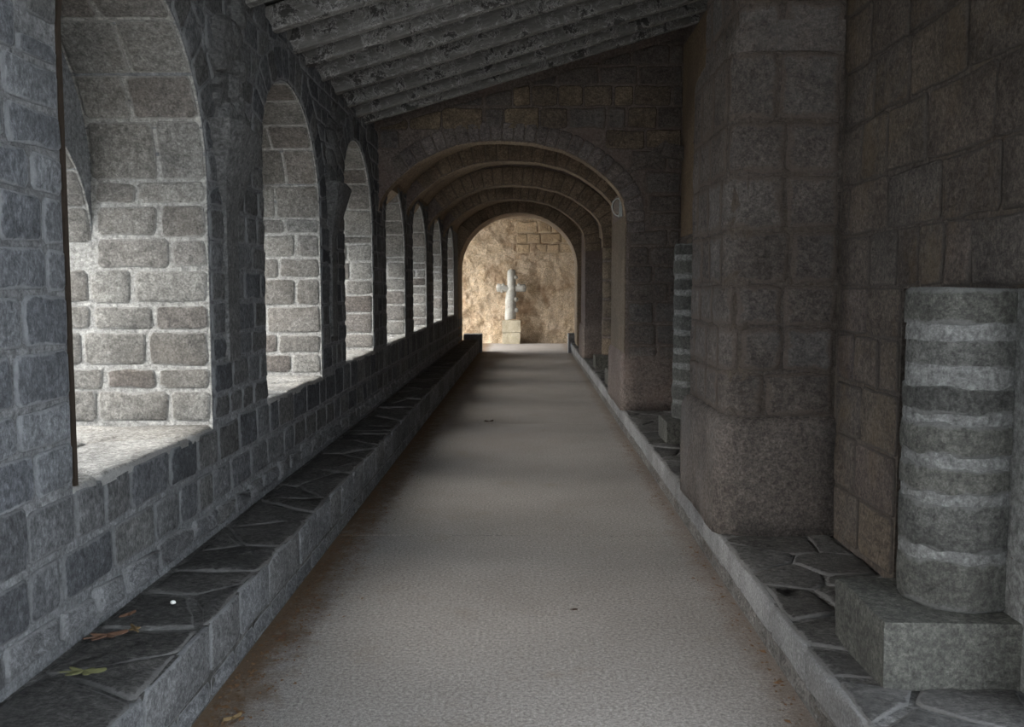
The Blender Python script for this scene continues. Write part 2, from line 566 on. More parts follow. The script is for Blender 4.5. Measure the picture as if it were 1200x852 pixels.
# ------------------------------------------------------------------ left wall with stepped arched openings
def win_curve(i):
    """opening outline on the inner face: (spring near, spring far, apex y, apex z, near a, near b, far a, far b)"""
    n, f = WINS[i]
    top = 3.0 if f < CUT else 2.86
    c = (n + f) / 2 - .13
    return dict(n=n, f=f, c=c, top=top, an=c - n, bn=.50, af=f - c, bf=.85)

def half_at(w, z, grow=0.0):
    """y range of the opening (grown outward by grow) at height z, or None above it"""
    lo = hi = None
    sn, sf = w['top'] - w['bn'], w['top'] - w['bf']
    if z > w['top'] + grow:
        return None
    lo = w['n'] if z <= sn else w['c'] - (w['an'] + grow) * math.sqrt(max(0, 1 - ((z - sn) / (w['bn'] + grow)) ** 2))
    hi = w['f'] if z <= sf else w['c'] + (w['af'] + grow) * math.sqrt(max(0, 1 - ((z - sf) / (w['bf'] + grow)) ** 2))
    return lo, hi

def top_at(w, y):
    if y < w['c']:
        s = w['top'] - w['bn']
        return s + w['bn'] * math.sqrt(max(0, 1 - ((w['c'] - y) / w['an']) ** 2))
    s = w['top'] - w['bf']
    return s + w['bf'] * math.sqrt(max(0, 1 - ((y - w['c']) / w['af']) ** 2))

def outer_w(w):
    c = (w['n'] + w['f']) / 2
    return dict(n=w['n'], f=w['f'], c=c, top=w['top'] - .55, an=c - w['n'], bn=.62, af=w['f'] - c, bf=.62)

def ys_of(w, n=14):
    return [w['c'] - w['an'] * math.cos(k * math.pi / 2 / n) for k in range(n)] + \
           [w['c'] + w['af'] * math.sin(k * math.pi / 2 / n) for k in range(n + 1)]

WT = 3.30
lw = MB()
rv_ = MB()
edges = [Y0] + [e for w in WINS for e in w] + [Y1]
for k in range(0, len(edges), 2):
    lw.box(XLO, XL, edges[k], edges[k + 1], -.15, WT)
for i, (n, f) in enumerate(WINS):
    w = win_curve(i)
    lw.box(XLO, XL, n, f, -.15, SILLS[i] - .03)
    ys = ys_of(w)
    for a, b in zip(ys, ys[1:]):
        lw.prism([(a, top_at(w, a)), (b, top_at(w, b)), (b, WT), (a, WT)], 0, XLI, XL)
    o = outer_w(w)
    ys = ys_of(o)
    for a, b in zip(ys, ys[1:]):
        lw.prism([(a, top_at(o, a)), (b, top_at(o, b)), (b, WT), (a, WT)], 0, XLO, XLI)
wall_left = struct(lw.build('wall_left', M['mortar_left']), 'long grey stone wall pierced by round-arched openings, on the left', 'wall')

def left_face(u, v, h):
    return (XL + h, u, v)

RING = .235
Wn = [win_curve(i) for i in range(len(WINS))]
# masonry of each pier between two openings
for i in range(len(WINS) - 1):
    a, b = Wn[i], Wn[i + 1]
    z = max(SILLS[i], SILLS[i + 1])
    random.seed(100 + i)
    low = [z]
    while low[-1] < WT - .22:
        low.append(low[-1] + random.uniform(.13, .195))
    low.append(WT - .01)
    for z0, z1 in zip(low, low[1:]):
        def L(v):
            r = half_at(a, v, RING if v > a['top'] - a['bf'] else 0)
            return r[1] if r else a['c'] + .02
        def R(v):
            r = half_at(b, v, RING if v > b['top'] - b['bn'] else 0)
            return r[0] if r else b['c'] - .02
        lo, hi = min(L(z0), L(z1)), max(R(z0), R(z1))
        js = joints(lo, hi, .27, .3)
        for u0, u1 in zip(js, js[1:]):
            lv = [(max(u0, L(v)), min(u1, R(v)), v) for v in (z0, (z0 + z1) / 2, z1)]
            lv = [q for q in lv if q[1] - q[0] > .035]
            if len(lv) < 2:
                continue
            poly = [(q[0], q[2]) for q in lv] + [(q[1], q[2]) for q in reversed(lv)]
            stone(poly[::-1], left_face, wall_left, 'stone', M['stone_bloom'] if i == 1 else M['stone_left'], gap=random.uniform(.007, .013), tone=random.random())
# three continuous courses under the sills, and the rough footing above the bench
random.seed(55)
zb = [.47, .665]
for z0, z1 in ((.345, .465), (.475, .665), (.675, None)):
    js = joints(1.2, Y1 - .1, .30, .4)
    for u0, u1 in zip(js, js[1:]):
        top = z1
        if top is None:
            ks = [SILLS[k] - .012 for k, w in enumerate(WINS) if w[0] - .5 < (u0 + u1) / 2 < w[1] + .5]
            top = ks[0] if ks else .9
        t = random.uniform(-.012, .012)
        if z0 < .4:
            stone([(u0, z0), (u1, z0), (u1, top - random.uniform(0, .03)), (u0, top + t)], left_face, wall_left, 'footing_stone',
                  M['bench_face'], gap=.008, jit=.016, proud=.022, rough=.012, rim=.03)
        else:
            stone([(u0 + t, z0), (u1 + t, z0), (u1, top), (u0, top)], left_face, wall_left, 'stone', M['stone_left'], gap=.010)
# voussoirs round each opening, jambs, soffits, sills
for i, w in enumerate(Wn):
    random.seed(300 + i)
    for side in (0, 1):
        A, B = (w['an'], w['bn']) if side == 0 else (w['af'], w['bf'])
        nv = 7 if side == 0 else 9
        sgn = -1 if side == 0 else 1
        s = w['top'] - B
        th = [math.pi / 2 * k / nv for k in range(nv + 1)]
        for t0, t1 in zip(th, th[1:]):
            pin = [(w['c'] + sgn * A * math.cos(t), s + B * math.sin(t)) for t in (t0, (t0 + t1) / 2, t1)]
            R_ = RING + random.uniform(-.02, .01)
            pout = [(w['c'] + sgn * (A + R_) * math.cos(t), s + (B + R_) * math.sin(t)) for t in (t1, (t0 + t1) / 2, t0)]
            stone([(p[0], min(p[1], WT - .01)) for p in pin + pout], left_face, wall_left, 'voussoir', M['stone_left'], gap=.006, jit=.003)
    # the far jamb, seen from the camera: inner order then outer order
    o = outer_w(w)
    z = SILLS[i]
    cs = [z + .02]
    lim = w['top'] - w['bf']
    while cs[-1] < lim - .2:
        cs.append(cs[-1] + random.choice((.13, .16, .19, .22)))
    cs.append(lim)
    if i == 2:
        cs = [z + .015, 1.07, 1.19, 1.38, 1.52, 1.70, 1.86, 2.03, lim]
    def far_face(u, v, h):
        return (u, w['f'] - h, v)
    so = o['top'] - o['bf']
    for z0, z1 in zip(cs, cs[1:]):
        xo = XLO if z1 <= so + .02 else XLI
        js = joints(XL - .005, -xo, .31, .3) if False else joints(xo + .02, XL - .004, .31, .32)
        for u0, u1 in zip(js, js[1:]):
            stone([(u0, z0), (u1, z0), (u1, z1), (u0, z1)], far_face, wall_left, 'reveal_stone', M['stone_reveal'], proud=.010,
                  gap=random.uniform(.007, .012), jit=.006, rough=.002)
    for (ww, x0, x1) in ((w, XLI, XL), (o, XLO, XLI)):
        s = ww['top'] - ww['bf']
        nv = 5
        th = [math.pi / 2 * k / nv + (random.uniform(-.05, .05) if 0 < k < nv else 0) for k in range(nv + 1)]
        def soff(u, v, h):
            c, sn = math.cos(u / 1.0), math.sin(u / 1.0)
            nx, ny = -c / ww['af'], -sn / ww['bf']
            Ln = math.hypot(nx, ny)
            return (v, ww['c'] + ww['af'] * c + nx / Ln * h, s + ww['bf'] * sn + ny / Ln * h)
        for t0, t1 in zip(th, th[1:]):
            js = joints(x0 + .005, x1 - .004, .30, .3)
            for v0, v1 in zip(js, js[1:]):
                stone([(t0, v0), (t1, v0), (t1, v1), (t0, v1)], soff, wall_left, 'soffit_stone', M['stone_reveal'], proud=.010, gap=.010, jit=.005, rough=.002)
    def sill_f(u, v, h):
        return (u, v, SILLS[i] - .03 + h)
    for c in voronoi(XLO + .01, XL + .012, w['n'] + .004, w['f'] - .004, .42, .55, .3):
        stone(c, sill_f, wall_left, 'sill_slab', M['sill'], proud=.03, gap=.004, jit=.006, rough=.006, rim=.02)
    # reveal plaster lining behind the jamb stones
    for (y, d) in ((w['f'], -1),):
        mq = MB()
        mq.box(XLO, XL - .003, y - .004, y + .02, z - .03, lim)
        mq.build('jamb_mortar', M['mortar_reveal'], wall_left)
    for (ww, x0, x1) in ((w, XLI + .002, XL - .003), (o, XLO, XLI - .003)):
        mq = MB()
        s = ww['top'] - ww['bf']
        ts = [math.pi / 2 * k / 10 for k in range(11)]
        P = [(ww['c'] + ww['af'] * math.cos(t), s + ww['bf'] * math.sin(t)) for t in ts]
        if ww is o:
            P = [(o['f'], lim if s > lim else s)] + P if s > lim else P
        for p, q in zip(P, P[1:]):
            k = .0005
            mq.prism([(p[0] - k, p[1] - k), (q[0] - k, q[1] - k), (q[0] + .02, q[1] + .02), (p[0] + .02, p[1] + .02)], 0, x0, x1)
        mq.build('soffit_mortar', M['mortar_reveal'], wall_left)

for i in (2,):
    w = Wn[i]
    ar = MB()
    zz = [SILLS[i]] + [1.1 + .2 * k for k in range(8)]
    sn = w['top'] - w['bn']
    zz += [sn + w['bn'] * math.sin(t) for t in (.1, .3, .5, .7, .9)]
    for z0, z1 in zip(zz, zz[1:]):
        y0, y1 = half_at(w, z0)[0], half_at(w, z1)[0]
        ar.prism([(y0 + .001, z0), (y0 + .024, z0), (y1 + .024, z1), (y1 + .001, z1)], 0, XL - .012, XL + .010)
    ar.build('rusted_edge_bar', M['rust'], wall_left)  # thin dark brown strip following the near edge of the opening

# ------------------------------------------------------------------ right wall
rw = MB()
rw.box(XR, 2.3, 2.75, 4.08, -.15, 4.7)
rw.box(XR, 2.3, 4.17, Y1 + .2, -.15, 4.7)
rw.box(XR, 2.3, 4.07, 4.18, 1.60, 4.7)
rw.box(XR + .3, 2.3, 4.0, 4.25, -.15, 1.61)
rw.box(XR, 2.3, Y0, -1.6, -.15, 4.7)
rw.box(XR, 2.3, -1.7, 2.8, 3.3, 4.7)
rw.box(XR + .0, 2.3, Y1 + .2, YE, -.15, 4.7)
wall_right = struct(rw.build('wall_right', M['mortar_right']), 'long brown stone wall on the right of the gallery', 'wall')
def right_face(u, v, h):
    return (XR - h, u, v)
random.seed(12)
cz = [LH + .02]
while cz[-1] < 4.35:
    cz.append(cz[-1] + random.uniform(.24, .31))
cz = [c + (1.605 - min(cz, key=lambda q: abs(q - 1.605))) * (1 if c > .4 else 0) for c in cz]
for (ya, yb) in ((2.78, 4.08), (4.172, 5.0), (2.78, 5.0), (6.2, CUT)):
    for z0, z1 in zip(cz, cz[1:]):
        low_ = (z0 + z1) / 2 < 1.6
        if (ya, yb) == (2.78, 5.0):
            if low_:
                continue
        elif yb <= 5.0 and not low_:
            continue
        elif yb > 5.0 and z0 > 2.1:
            continue
        js = joints(ya, yb, .40, .45)
        for u0, u1 in zip(js, js[1:]):
            t = random.uniform(-.015, .015)
            stone([(u0, z0), (u1, z0), (u1 + t, z1), (u0 + t, z1)], right_face, wall_right, 'stone', M['stone_right'],
                  proud=.012, gap=.007, jit=.008, rough=.007)

pp = MB()
pp.box(XR - .012, XR + .01, 6.16, CUT, cz[-8] if False else 2.16, 4.2)
pp.build('plaster_panel', M['brown_plaster'], wall_right)

# ------------------------------------------------------------------ pilaster on the right
PY0, PY1, PX = 5.05, 6.15, 1.085
pb = MB()
pb.prism([(XR, PY0), (PX + .10, PY0), (PX + .03, PY0 + .03), (PX, PY0 + .10), (PX, PY1), (XR, PY1)], 2, LH - .02, 2.86)
pb.prism([(XR, PY0), (PX + .18, PY0), (PX + .10, PY0 + .04), (PX + .07, PY0 + .12), (PX + .07, PY1), (XR, PY1)], 2, 2.86, 4.03)
pilaster = struct(pb.build('wall_pilaster', M['mortar_right']), 'broad smeared stone pilaster standing out from the right wall', 'pilaster')
def path_map(pts):
    """s along a plan polyline -> point and outward normal"""
    seg, tot = [], 0
    for p, q in zip(pts, pts[1:]):
        L = math.hypot(q[0] - p[0], q[1] - p[1])
        seg.append((tot, L, p, q))
        tot += L
    def f(u, v, h):
        for (s0, L, p, q) in seg:
            if u <= s0 + L or (s0, L, p, q) == seg[-1]:
                t = (u - s0) / L
                dx, dy = (q[0] - p[0]) / L, (q[1] - p[1]) / L
                return (p[0] + dx * t * L - dy * -h * -1 if False else p[0] + (q[0] - p[0]) * t + dy * h * -1 * -1 * f.sgn, p[1] + (q[1] - p[1]) * t - dx * h * f.sgn, v)
    f.sgn = 1
    return f, tot
plan = [(XR, PY0), (PX + .10, PY0), (PX + .03, PY0 + .03), (PX, PY0 + .10), (PX, PY1)]
pf, plen = path_map(plan)
plan2 = [(XR, PY0), (PX + .18, PY0), (PX + .10, PY0 + .04), (PX + .07, PY0 + .12), (PX + .07, PY1)]
pf2, plen2 = path_map(plan2)
if pf(.2, 1, .1)[1] > PY0:
    pf.sgn = pf2.sgn = -1
random.seed(21)
z = .9
while z < 3.9:
    h = random.uniform(.23, .32)
    z1 = min(z + h, 2.86) if z < 2.86 else min(z + h, 4.02)
    if 2.86 - z1 < .12 and z < 2.86:
        z1 = 2.86
    f_, L_ = (pf, plen) if z < 2.8 else (pf2, plen2)
    js = joints(0.005, L_ - .01, .34, .35)
    for u0, u1 in zip(js, js[1:]):
        stone([(u0, z), (u1, z), (u1, z1), (u0, z1)], f_, pilaster, 'stone', M['stone_pilaster'], proud=.009, gap=.008, jit=.010,
              rough=.006, maxedge=.07, rim=.03)
    z = z1
# sloping weathered shoulder and the bulging plinth
sh = MB()
for k in range(6):
    t0, t1 = k / 6, (k + 1) / 6
    o0, o1 = .07 * (1 - math.cos(t0 * 1.57)), .07 * (1 - math.cos(t1 * 1.57))
    sh.prism([(XR, PY0 - .01), (PX + .10 + o0, PY0 - .01), (PX + .03 + o0, PY0 + .03), (PX + o0, PY0 + .1), (PX + o0, PY1), (XR, PY1)], 2,
             2.86 + .16 * t0, 2.86 + .16 * t1)
sh.build('shoulder', M['stone_pilaster'], pilaster)
def lumpy(name, rings, mat, parent, amp=.008, sc=5, tone=.5, cap=True):
    """loft of closed rings, roughened by noise"""
    vs, fs = [], []
    n = len(rings[0])
    for r in rings:
        for p in r:
            q = Vector(p)
            d = mnoise.noise_vector(q * sc) * amp + mnoise.noise_vector(q * sc * 3.1) * amp * .5
            vs.append(tuple(q + d))
    for k in range(len(rings) - 1):
        for i in range(n):
            j = (i + 1) % n
            fs.append((k * n + i, k * n + j, (k + 1) * n + j, (k + 1) * n + i))
    if cap:
        fs.append(tuple(range(n - 1, -1, -1)))
        fs.append(tuple((len(rings) - 1) * n + i for i in range(n)))
    loc = [sum(v[k] for v in vs) / len(vs) for k in range(3)]
    o = mesh_obj(name, [(v[0] - loc[0], v[1] - loc[1], v[2] - loc[2]) for v in vs], fs, mat, parent, loc, True, [0.0] * len(vs), tone)
    return o
def densify(pts, step):
    out = []
    for p, q in zip(pts, pts[1:] + pts[:1]):
        k = max(1, int(math.hypot(q[0] - p[0], q[1] - p[1]) / step))
        out += [(p[0] + (q[0] - p[0]) * i / k, p[1] + (q[1] - p[1]) * i / k) for i in range(k)]
    return out
def plinth(x, y0, y1, z0, z1, out, parent, mat):
    base = densify([(XR + .02, y0), (x + .10, y0), (x + .03, y0 + .03), (x, y0 + .10), (x, y1), (XR + .02, y1)], .07)
    cx, cy = XR, (y0 + y1) / 2
    rings = []
    H = z1 - z0
    for t, o in ((0, 1), (.2, 1), (.4, 1), (.6, 1), (.75, 1), (.85, .97), (.92, .82), (.97, .5), (1, .05)):
        rings.append([(p[0] - out * o * (1 if p[0] < XR else 0), p[1] + (-out * o if p[1] < cy else out * o), z0 + H * t) for p in base])
    return lumpy('plinth', rings, mat, parent, .007, 4)
plinth(PX, PY0, PY1, LH - .01, .90, .052, pilaster, M['stone_pilaster'])

# ------------------------------------------------------------------ arched cross walls and vault
ARCH = [(-1.65, 2.45), (-1.63, 2.56), (-1.56, 2.67), (-1.45, 2.783), (-1.205, 2.976), (-.98, 3.085), (-.784, 3.158), (-.55, 3.195), (-.309, 3.205), (.05, 3.18),
        (.388, 3.10), (.60, 2.995), (.752, 2.889), (.88, 2.785), (.986, 2.668), (1.045, 2.56), (1.075, 2.40), (1.08, 2.2)]
def arch_pts(xr=1.08, lift=0.0, xl=XL):
    out = []
    for x, z in ARCH:
        t = (x - XL) / (1.08 - XL)
        out.append((xl + (xr - xl) * t, z + lift))
    return out
def ellipse_arch():
    return [(-.24 - 1.40 * math.cos(math.pi * k / 24), 2.08 + 1.29 * math.sin(math.pi * k / 24)) for k in range(25)]
def offset_pts(P, d):
    out = []
    for i in range(len(P)):
        a, b = P[max(0, i - 1)], P[min(len(P) - 1, i + 1)]
        tx, tz = b[0] - a[0], b[1] - a[1]
        L = math.hypot(tx, tz)
        out.append((P[i][0] - tz / L * d, P[i][1] + tx / L * d))
    return out
def ringx(Q, z):
    """x range inside polyline Q at height z"""
    xs = []
    for p, q in zip(Q, Q[1:]):
        if (p[1] - z) * (q[1] - z) <= 0 and p[1] != q[1]:
            xs.append(p[0] + (q[0] - p[0]) * (z - p[1]) / (q[1] - p[1]))
    return (min(xs), max(xs)) if len(xs) >= 2 else (None, xs[0] if xs else None)

def resample(P, n):
    d = [0]
    for p, q in zip(P, P[1:]):
        d.append(d[-1] + math.hypot(q[0] - p[0], q[1] - p[1]))
    out = []
    for k in range(n + 1):
        s = d[-1] * k / n
        for i in range(len(P) - 1):
            if s <= d[i + 1] + 1e-9:
                t = (s - d[i]) / (d[i + 1] - d[i])
                out.append((P[i][0] + (P[i + 1][0] - P[i][0]) * t, P[i][1] + (P[i + 1][1] - P[i][1]) * t))
                break
    return out

VT = 3.95
def cross_wall(y0, y1, xr, lift, label, top=VT, roof=False, jamb_to=None, mat_face=None, pts=None, nring=24):
    P = pts or arch_pts(xr, lift)
    xr = P[-1][0]
    mb = MB()
    for p, q in zip(P, P[1:]):
        tp = (lambda x: ROOF0 + SLOPE * (x - XL) + .20) if roof else (lambda x: top)
        mb.prism([p, q, (q[0], tp(q[0])), (p[0], tp(p[0]))], 1, y0, y1)
    if P[0][0] > XL + .005:
        mb.prism([(XL - .01, .3), (P[0][0], .3), (P[0][0], top), (XL - .01, top)], 1, y0, y1)
    tp = (ROOF0 + SLOPE * (xr - XL) + .2, ROOF0 + SLOPE * (XR - XL) + .2) if roof else (top, top)
    zb_ = P[-1][1]
    mb.prism([(xr, zb_), (XR + .05, zb_), (XR + .05, tp[1]), (xr, tp[0])], 1, y0, y1)
    if jamb_to is not None:
        mb.box(xr, XR + .05, y0, jamb_to, LH, zb_ - .001)
        if jamb_to < 21:
            mb.box(xr, XR + .05, y1 + .002, jamb_to, zb_ + .001, 2.72)
    mb.box(XLO, XL, y0, y1, 3.1, 3.95)
    o = struct(mb.build('wall_crossing', mat_face or M['crossing']), label, 'arch')
    # smooth lining of the intrados
    ln = MB()
    Q = offset_pts(P, -.006)
    for (p, q, p2, q2) in zip(P, P[1:], Q, Q[1:]):
        ln.prism([p2, q2, q, p], 1, y0 + .004, y1 - .004)
    ln.build('soffit_lining', M['vault'], o)
    def face(u, v, h):
        return (u, y0 - h, v)
    pin, pout = resample(P, nring), None
    pout = offset_pts(pin, .21 if roof else .30)
    for k in range(nring):
        poly = [pin[k], pin[k + 1], pout[k + 1], pout[k]]
        if min(p[0] for p in poly) < XL + .03:
            continue
        stone(poly, face, o, 'voussoir', M['voussoir_stone'] if roof else M['stone_vault'], proud=.014 if roof else .009, gap=.005 if roof else .003, jit=.004)
    return o, P, face

# the first cross wall, open above to the timber roof, fully coursed
random.seed(31)
a1, P1, f1 = cross_wall(CUT, 10.40, 1.075, 0.0, 'brown masonry cross wall with a wide low arch under the roof timbers', roof=True, jamb_to=11.85, nring=30)
Q1 = offset_pts(P1, .225)
z = LH + .03
while z < 4.5:
    z1 = z + random.uniform(.17, .26)
    zm = (z + z1) / 2
    spans = []
    if zm < 2.3:
        spans = [(1.09, XR - .01)]
    else:
        l0, r0 = ringx(Q1, z)
        l1, r1 = ringx(Q1, z1)
        if zm < max(p[1] for p in Q1) - .02:
            xs = [x for x in (r0, r1) if x is not None]
            if xs:
                spans.append((max(xs) , XR - .01))
            xs = [x for x in (l0, l1) if x is not None]
            if xs and min(xs) > XL + .1:
                spans.append((XL + .02, min(xs)))
        else:
            spans = [(XL + .02, XR - .01)]
    for (xa, xb) in spans:
        if xb - xa < .08:
            continue
        js = joints(xa, xb, .34, .4)
        for u0, u1 in zip(js, js[1:]):
            poly = [(u0, z), (u1, z), (u1, z1), (u0, z1)]
            poly = clip_poly(poly, -SLOPE, 1, ROOF0 - SLOPE * XL + .10)
            if len(poly) >= 3:
                stone(poly, f1, a1, 'stone', M['stone_warm'] if random.random() < .5 and z > 3.0 else M['stone_pilaster'], proud=.013, gap=.010, jit=.010)
    z = z1
jl = MB()
jl.box(1.062, 1.09, CUT + .01, 11.84, .88, 2.40)
jl.build('jamb_lining', M['jamb'], a1)
plinth(1.08, CUT + .02, 11.85, LH - .01, .90, .045, a1, M['crossing'])
gr = MB()   # sloping drip course left by an older, lower roof
gr.prism([(1.09, 2.90), (1.13, 2.86), (1.52, 3.16), (1.48, 3.20)], 1, CUT - .05, CUT + .02)
gr.build('drip_course', M['stone_pilaster'], a1)
sb = MB()
sb.prism([(1.42, 3.02), (1.67, 2.98), (1.67, 3.12), (1.47, 3.16)], 1, CUT - .14, CUT + .02)
sb.build('broken_stone', M['stone_pilaster'], a1)

random.seed(41)
a2, _, _ = cross_wall(12.50, 12.74, 1.20, .10, 'second transverse arch of the vaulted stretch, behind the wide front arch')
a3, _, _ = cross_wall(15.15, 15.40, 1.22, .07, 'third transverse arch of the vaulted stretch, dim brown')
a4, _, _ = cross_wall(17.90, 18.16, 1.10, .11, 'fourth transverse arch of the vaulted stretch, darkest of them', jamb_to=19.2)
a5, _, _ = cross_wall(21.70, 22.95, 1.16, .15, 'last transverse arch, its soffit lit from the bay before the cross', jamb_to=22.95, mat_face=M['vault'], pts=ellipse_arch())
plinth(1.10, 17.92, 19.2, LH - .01, .90, .04, a4, M['crossing'])
jl = MB()
jl.box(1.15, 1.17, 21.71, 22.94, .3, 2.08)
jl.build('jamb_lining', M['vault'], a5)
vt = MB()
for (ya, yb, xr, lift) in ((10.40, 12.5, 1.3, .34), (12.74, 15.15, 1.36, .40), (15.40, 17.9, 1.36, .38), (18.16, 21.7, 1.36, .42)):
    P = [(XL - .3, 2.6)] + arch_pts(xr, lift) + [(XR + .1, 2.3)]
    for p, q in zip(P, P[1:]):
        vt.prism([p, q, (q[0], VT), (p[0], VT)], 1, ya, yb)
vault = struct(vt.build('ceiling_vault', M['vault']), 'plastered brown vault between the transverse arches', 'vault')

# ------------------------------------------------------------------ end bay
def rough_wall(name, x0, x1, z0, z1, y, mat, amp, nx, nz, depth=.4):
    vs, fs = [], []
    for j in range(nz + 1):
        for i in range(nx + 1):
            x, z = x0 + (x1 - x0) * i / nx, z0 + (z1 - z0) * j / nz
            q = Vector((x * 3.2, z * 3.2, 1.7))
            d = mnoise.fractal(q, 1.0, 2.0, 5) * amp
            vs.append((x, y + d, z))
    for j in range(nz):
        for i in range(nx):
            k = j * (nx + 1) + i
            fs.append((k, k + 1, k + nx + 2, k + nx + 1))
    m = MB()
    m.add(vs, fs)
    m.box(x0, x1, y + amp * 1.6, y + depth, z0, z1)
    return m.build(name, mat, fix=False)
wall_back = struct(rough_wall('wall_back', -4.2, 2.3, -.1, 4.4, YE + .22, M['end_plaster'], .05, 200, 140, .7),
                   'tan rough-plastered end wall behind the stone cross', 'wall')
random.seed(51)
def back_face(u, v, h):
    return (u, YE + .20 - h, v)
for z0, z1 in ((2.62, 2.90), (2.92, 3.2), (3.22, 3.55)):
    js = joints(-.35, 1.66, .5, .4)
    for u0, u1 in zip(js, js[1:]):
        stone([(u0, z0), (u1, z0), (u1, z1), (u0, z1)], back_face, wall_back, 'stone', M['end_stone'], proud=.004, gap=.010, jit=.018, depth=.06, rim=.05)
eb = MB()
eb.box(-4.2, 2.3, 22.95, YE + .6, 3.62, 3.9)
struct(eb.build('ceiling_bay', M['vault']), 'flat plastered ceiling over the lit end bay', 'ceiling')

# ------------------------------------------------------------------ timber roof over the near stretch
RY = [4.45, 5.0, 5.5, 6.06, 6.58, 6.97, 7.45, 7.97, 8.51, 8.99, 9.38]
RN = ['eleventh', 'tenth', 'ninth', 'eighth', 'seventh', 'sixth', 'fifth', 'fourth', 'third', 'second', 'first']
for y, nme in zip(RY, RN):
    random.seed(int(y * 100))
    L = 3.62 + random.uniform(-.06, .04)
    n = 26
    hw, hh = .045, .158
    if nme == 'first':
        hh = .13
    vs, fs = [], []
    prof = [(-1, .06), (-.85, 0), (.85, 0), (1, .06), (1, .94), (.85, 1), (-.85, 1), (-1, .94)]
    for k in range(n + 1):
        x = -.12 + (L) * k / n
        wob = mnoise.noise(Vector((x * 2.2, y * 3, 0))) * .004
        for (a, b) in prof:
            q = Vector((x * 5, a * 2 + y * 9, b * 2))
            r = mnoise.noise(q) * .0025
            eat = 0.0
            if b < .5:
                eat = max(0, mnoise.noise(Vector((x * 4.1, y * 5, 3))) - .3) * .06 * (.15 + max(0, x - 1.9) * .9)
            vs.append((x, a * hw + r, b * hh + wob + eat + r))
    m = len(prof)
    for k in range(n):
        for i in range(m):
            j = (i + 1) % m
            fs.append((k * m + i, k * m + j, (k + 1) * m + j, (k + 1) * m + i))
    fs += [tuple(range(m)), tuple(n * m + i for i in range(m - 1, -1, -1))]
    o = mesh_obj('rafter', vs, [tuple(reversed(f)) for f in fs], M['wood'], None, (XL, y, ROOF0), False)
    o.rotation_euler = (0, -math.atan(SLOPE), 0)
    tag(o, 'limewashed grey roof rafter, %s counted from the arched cross wall' % nme if nme != 'first'
        else 'dark patchy roof rafter lying right against the arched cross wall', 'rafter', 'sloping rafters over the near stretch')
rf = MB()
ang = math.atan(SLOPE)
def roofpt(s, h):
    return (XL + s * math.cos(ang) - h * math.sin(ang), ROOF0 + s * math.sin(ang) + h * math.cos(ang))
rf.prism([roofpt(-1.3, .19), roofpt(3.95, .19), roofpt(3.95, .28), roofpt(-1.3, .28)], 1, Y0, CUT + .02)
ceiling = struct(rf.build('ceiling', M['plank']), 'sloping board roof carried by the rafters', 'ceiling')
s = -1.2
k = 0
while s < 3.85:
    pl = MB()
    w_ = random.uniform(.19, .24)
    pl.prism([roofpt(s + .004, .164 + (k % 2) * .004), roofpt(s + w_ - .004, .164 + (k % 2) * .004), roofpt(s + w_ - .004, .19), roofpt(s + .004, .19)], 1, 2.0, CUT - .005)
    pl.build('plank', M['plank'], ceiling)
    s += w_
    k += 1
# wall plate stones filling the gaps between rafter feet
fi = MB()
fi.prism([(XL - .9, ROOF0 - .02), (XL - .03, ROOF0 - .02), (XL - .03, ROOF0 + .16), (XL - .9, ROOF0 + .0)], 1, Y0, CUT)
fi.build('trim_1', M['mortar_left'])
struct(bpy.data.objects['trim_1'], 'mortar filling along the wall top between the rafter feet', 'trim')

# ------------------------------------------------------------------ stone bench on the left
bench = tag(empty('stone_bench', (BX, 10, 0)), 'long low stone bench with dark flagstone top along the left wall', 'bench')
bc = MB()
bc.box(XL, BX - .012, Y0, Y1, -.03, BH - .014)
bc.build('core', M['joint'], bench)
random.seed(61)
def bench_face(u, v, h):
    return (BX - .012 + h, u, v)
for (z0, z1, st, mt) in ((.004, .098, .30, 'bench_face'), (.108, .313, .46, 'bench_face')):
    js = joints(1.6, Y1 - .05, st, .35)
    for u0, u1 in zip(js, js[1:]):
        t = random.uniform(-.01, .01)
        stone([(u0 + t, z0), (u1 + t, z0), (u1, z1), (u0, z1)], bench_face, bench, 'face_stone', M[mt], proud=.012 if z0 > .1 else .004,
              gap=.006, jit=.006, rough=.006)
def bench_top(u, v, h):
    return (u, v, BH - .014 + h)
for ya in [1.2 + 2.17 * k for k in range(10)]:
    for c in voronoi(XL + .02, BX - .008, ya, ya + 2.17, .30, .28, .48):
        stone(c, bench_top, bench, 'top_slab', M['slab'], proud=.012 + random.uniform(-.005, .007), gap=random.uniform(.003, .016), jit=.014, rough=.006, rim=.018, tone=random.random())
eb_ = MB()
eb_.box(XL + .04, BX + .06, Y1 + .005, Y1 + .5, .0, .46)
o = eb_.build('stone_block', M['bench_face'])
tag(o, 'squared grey stone block closing the far end of the left bench', 'block')

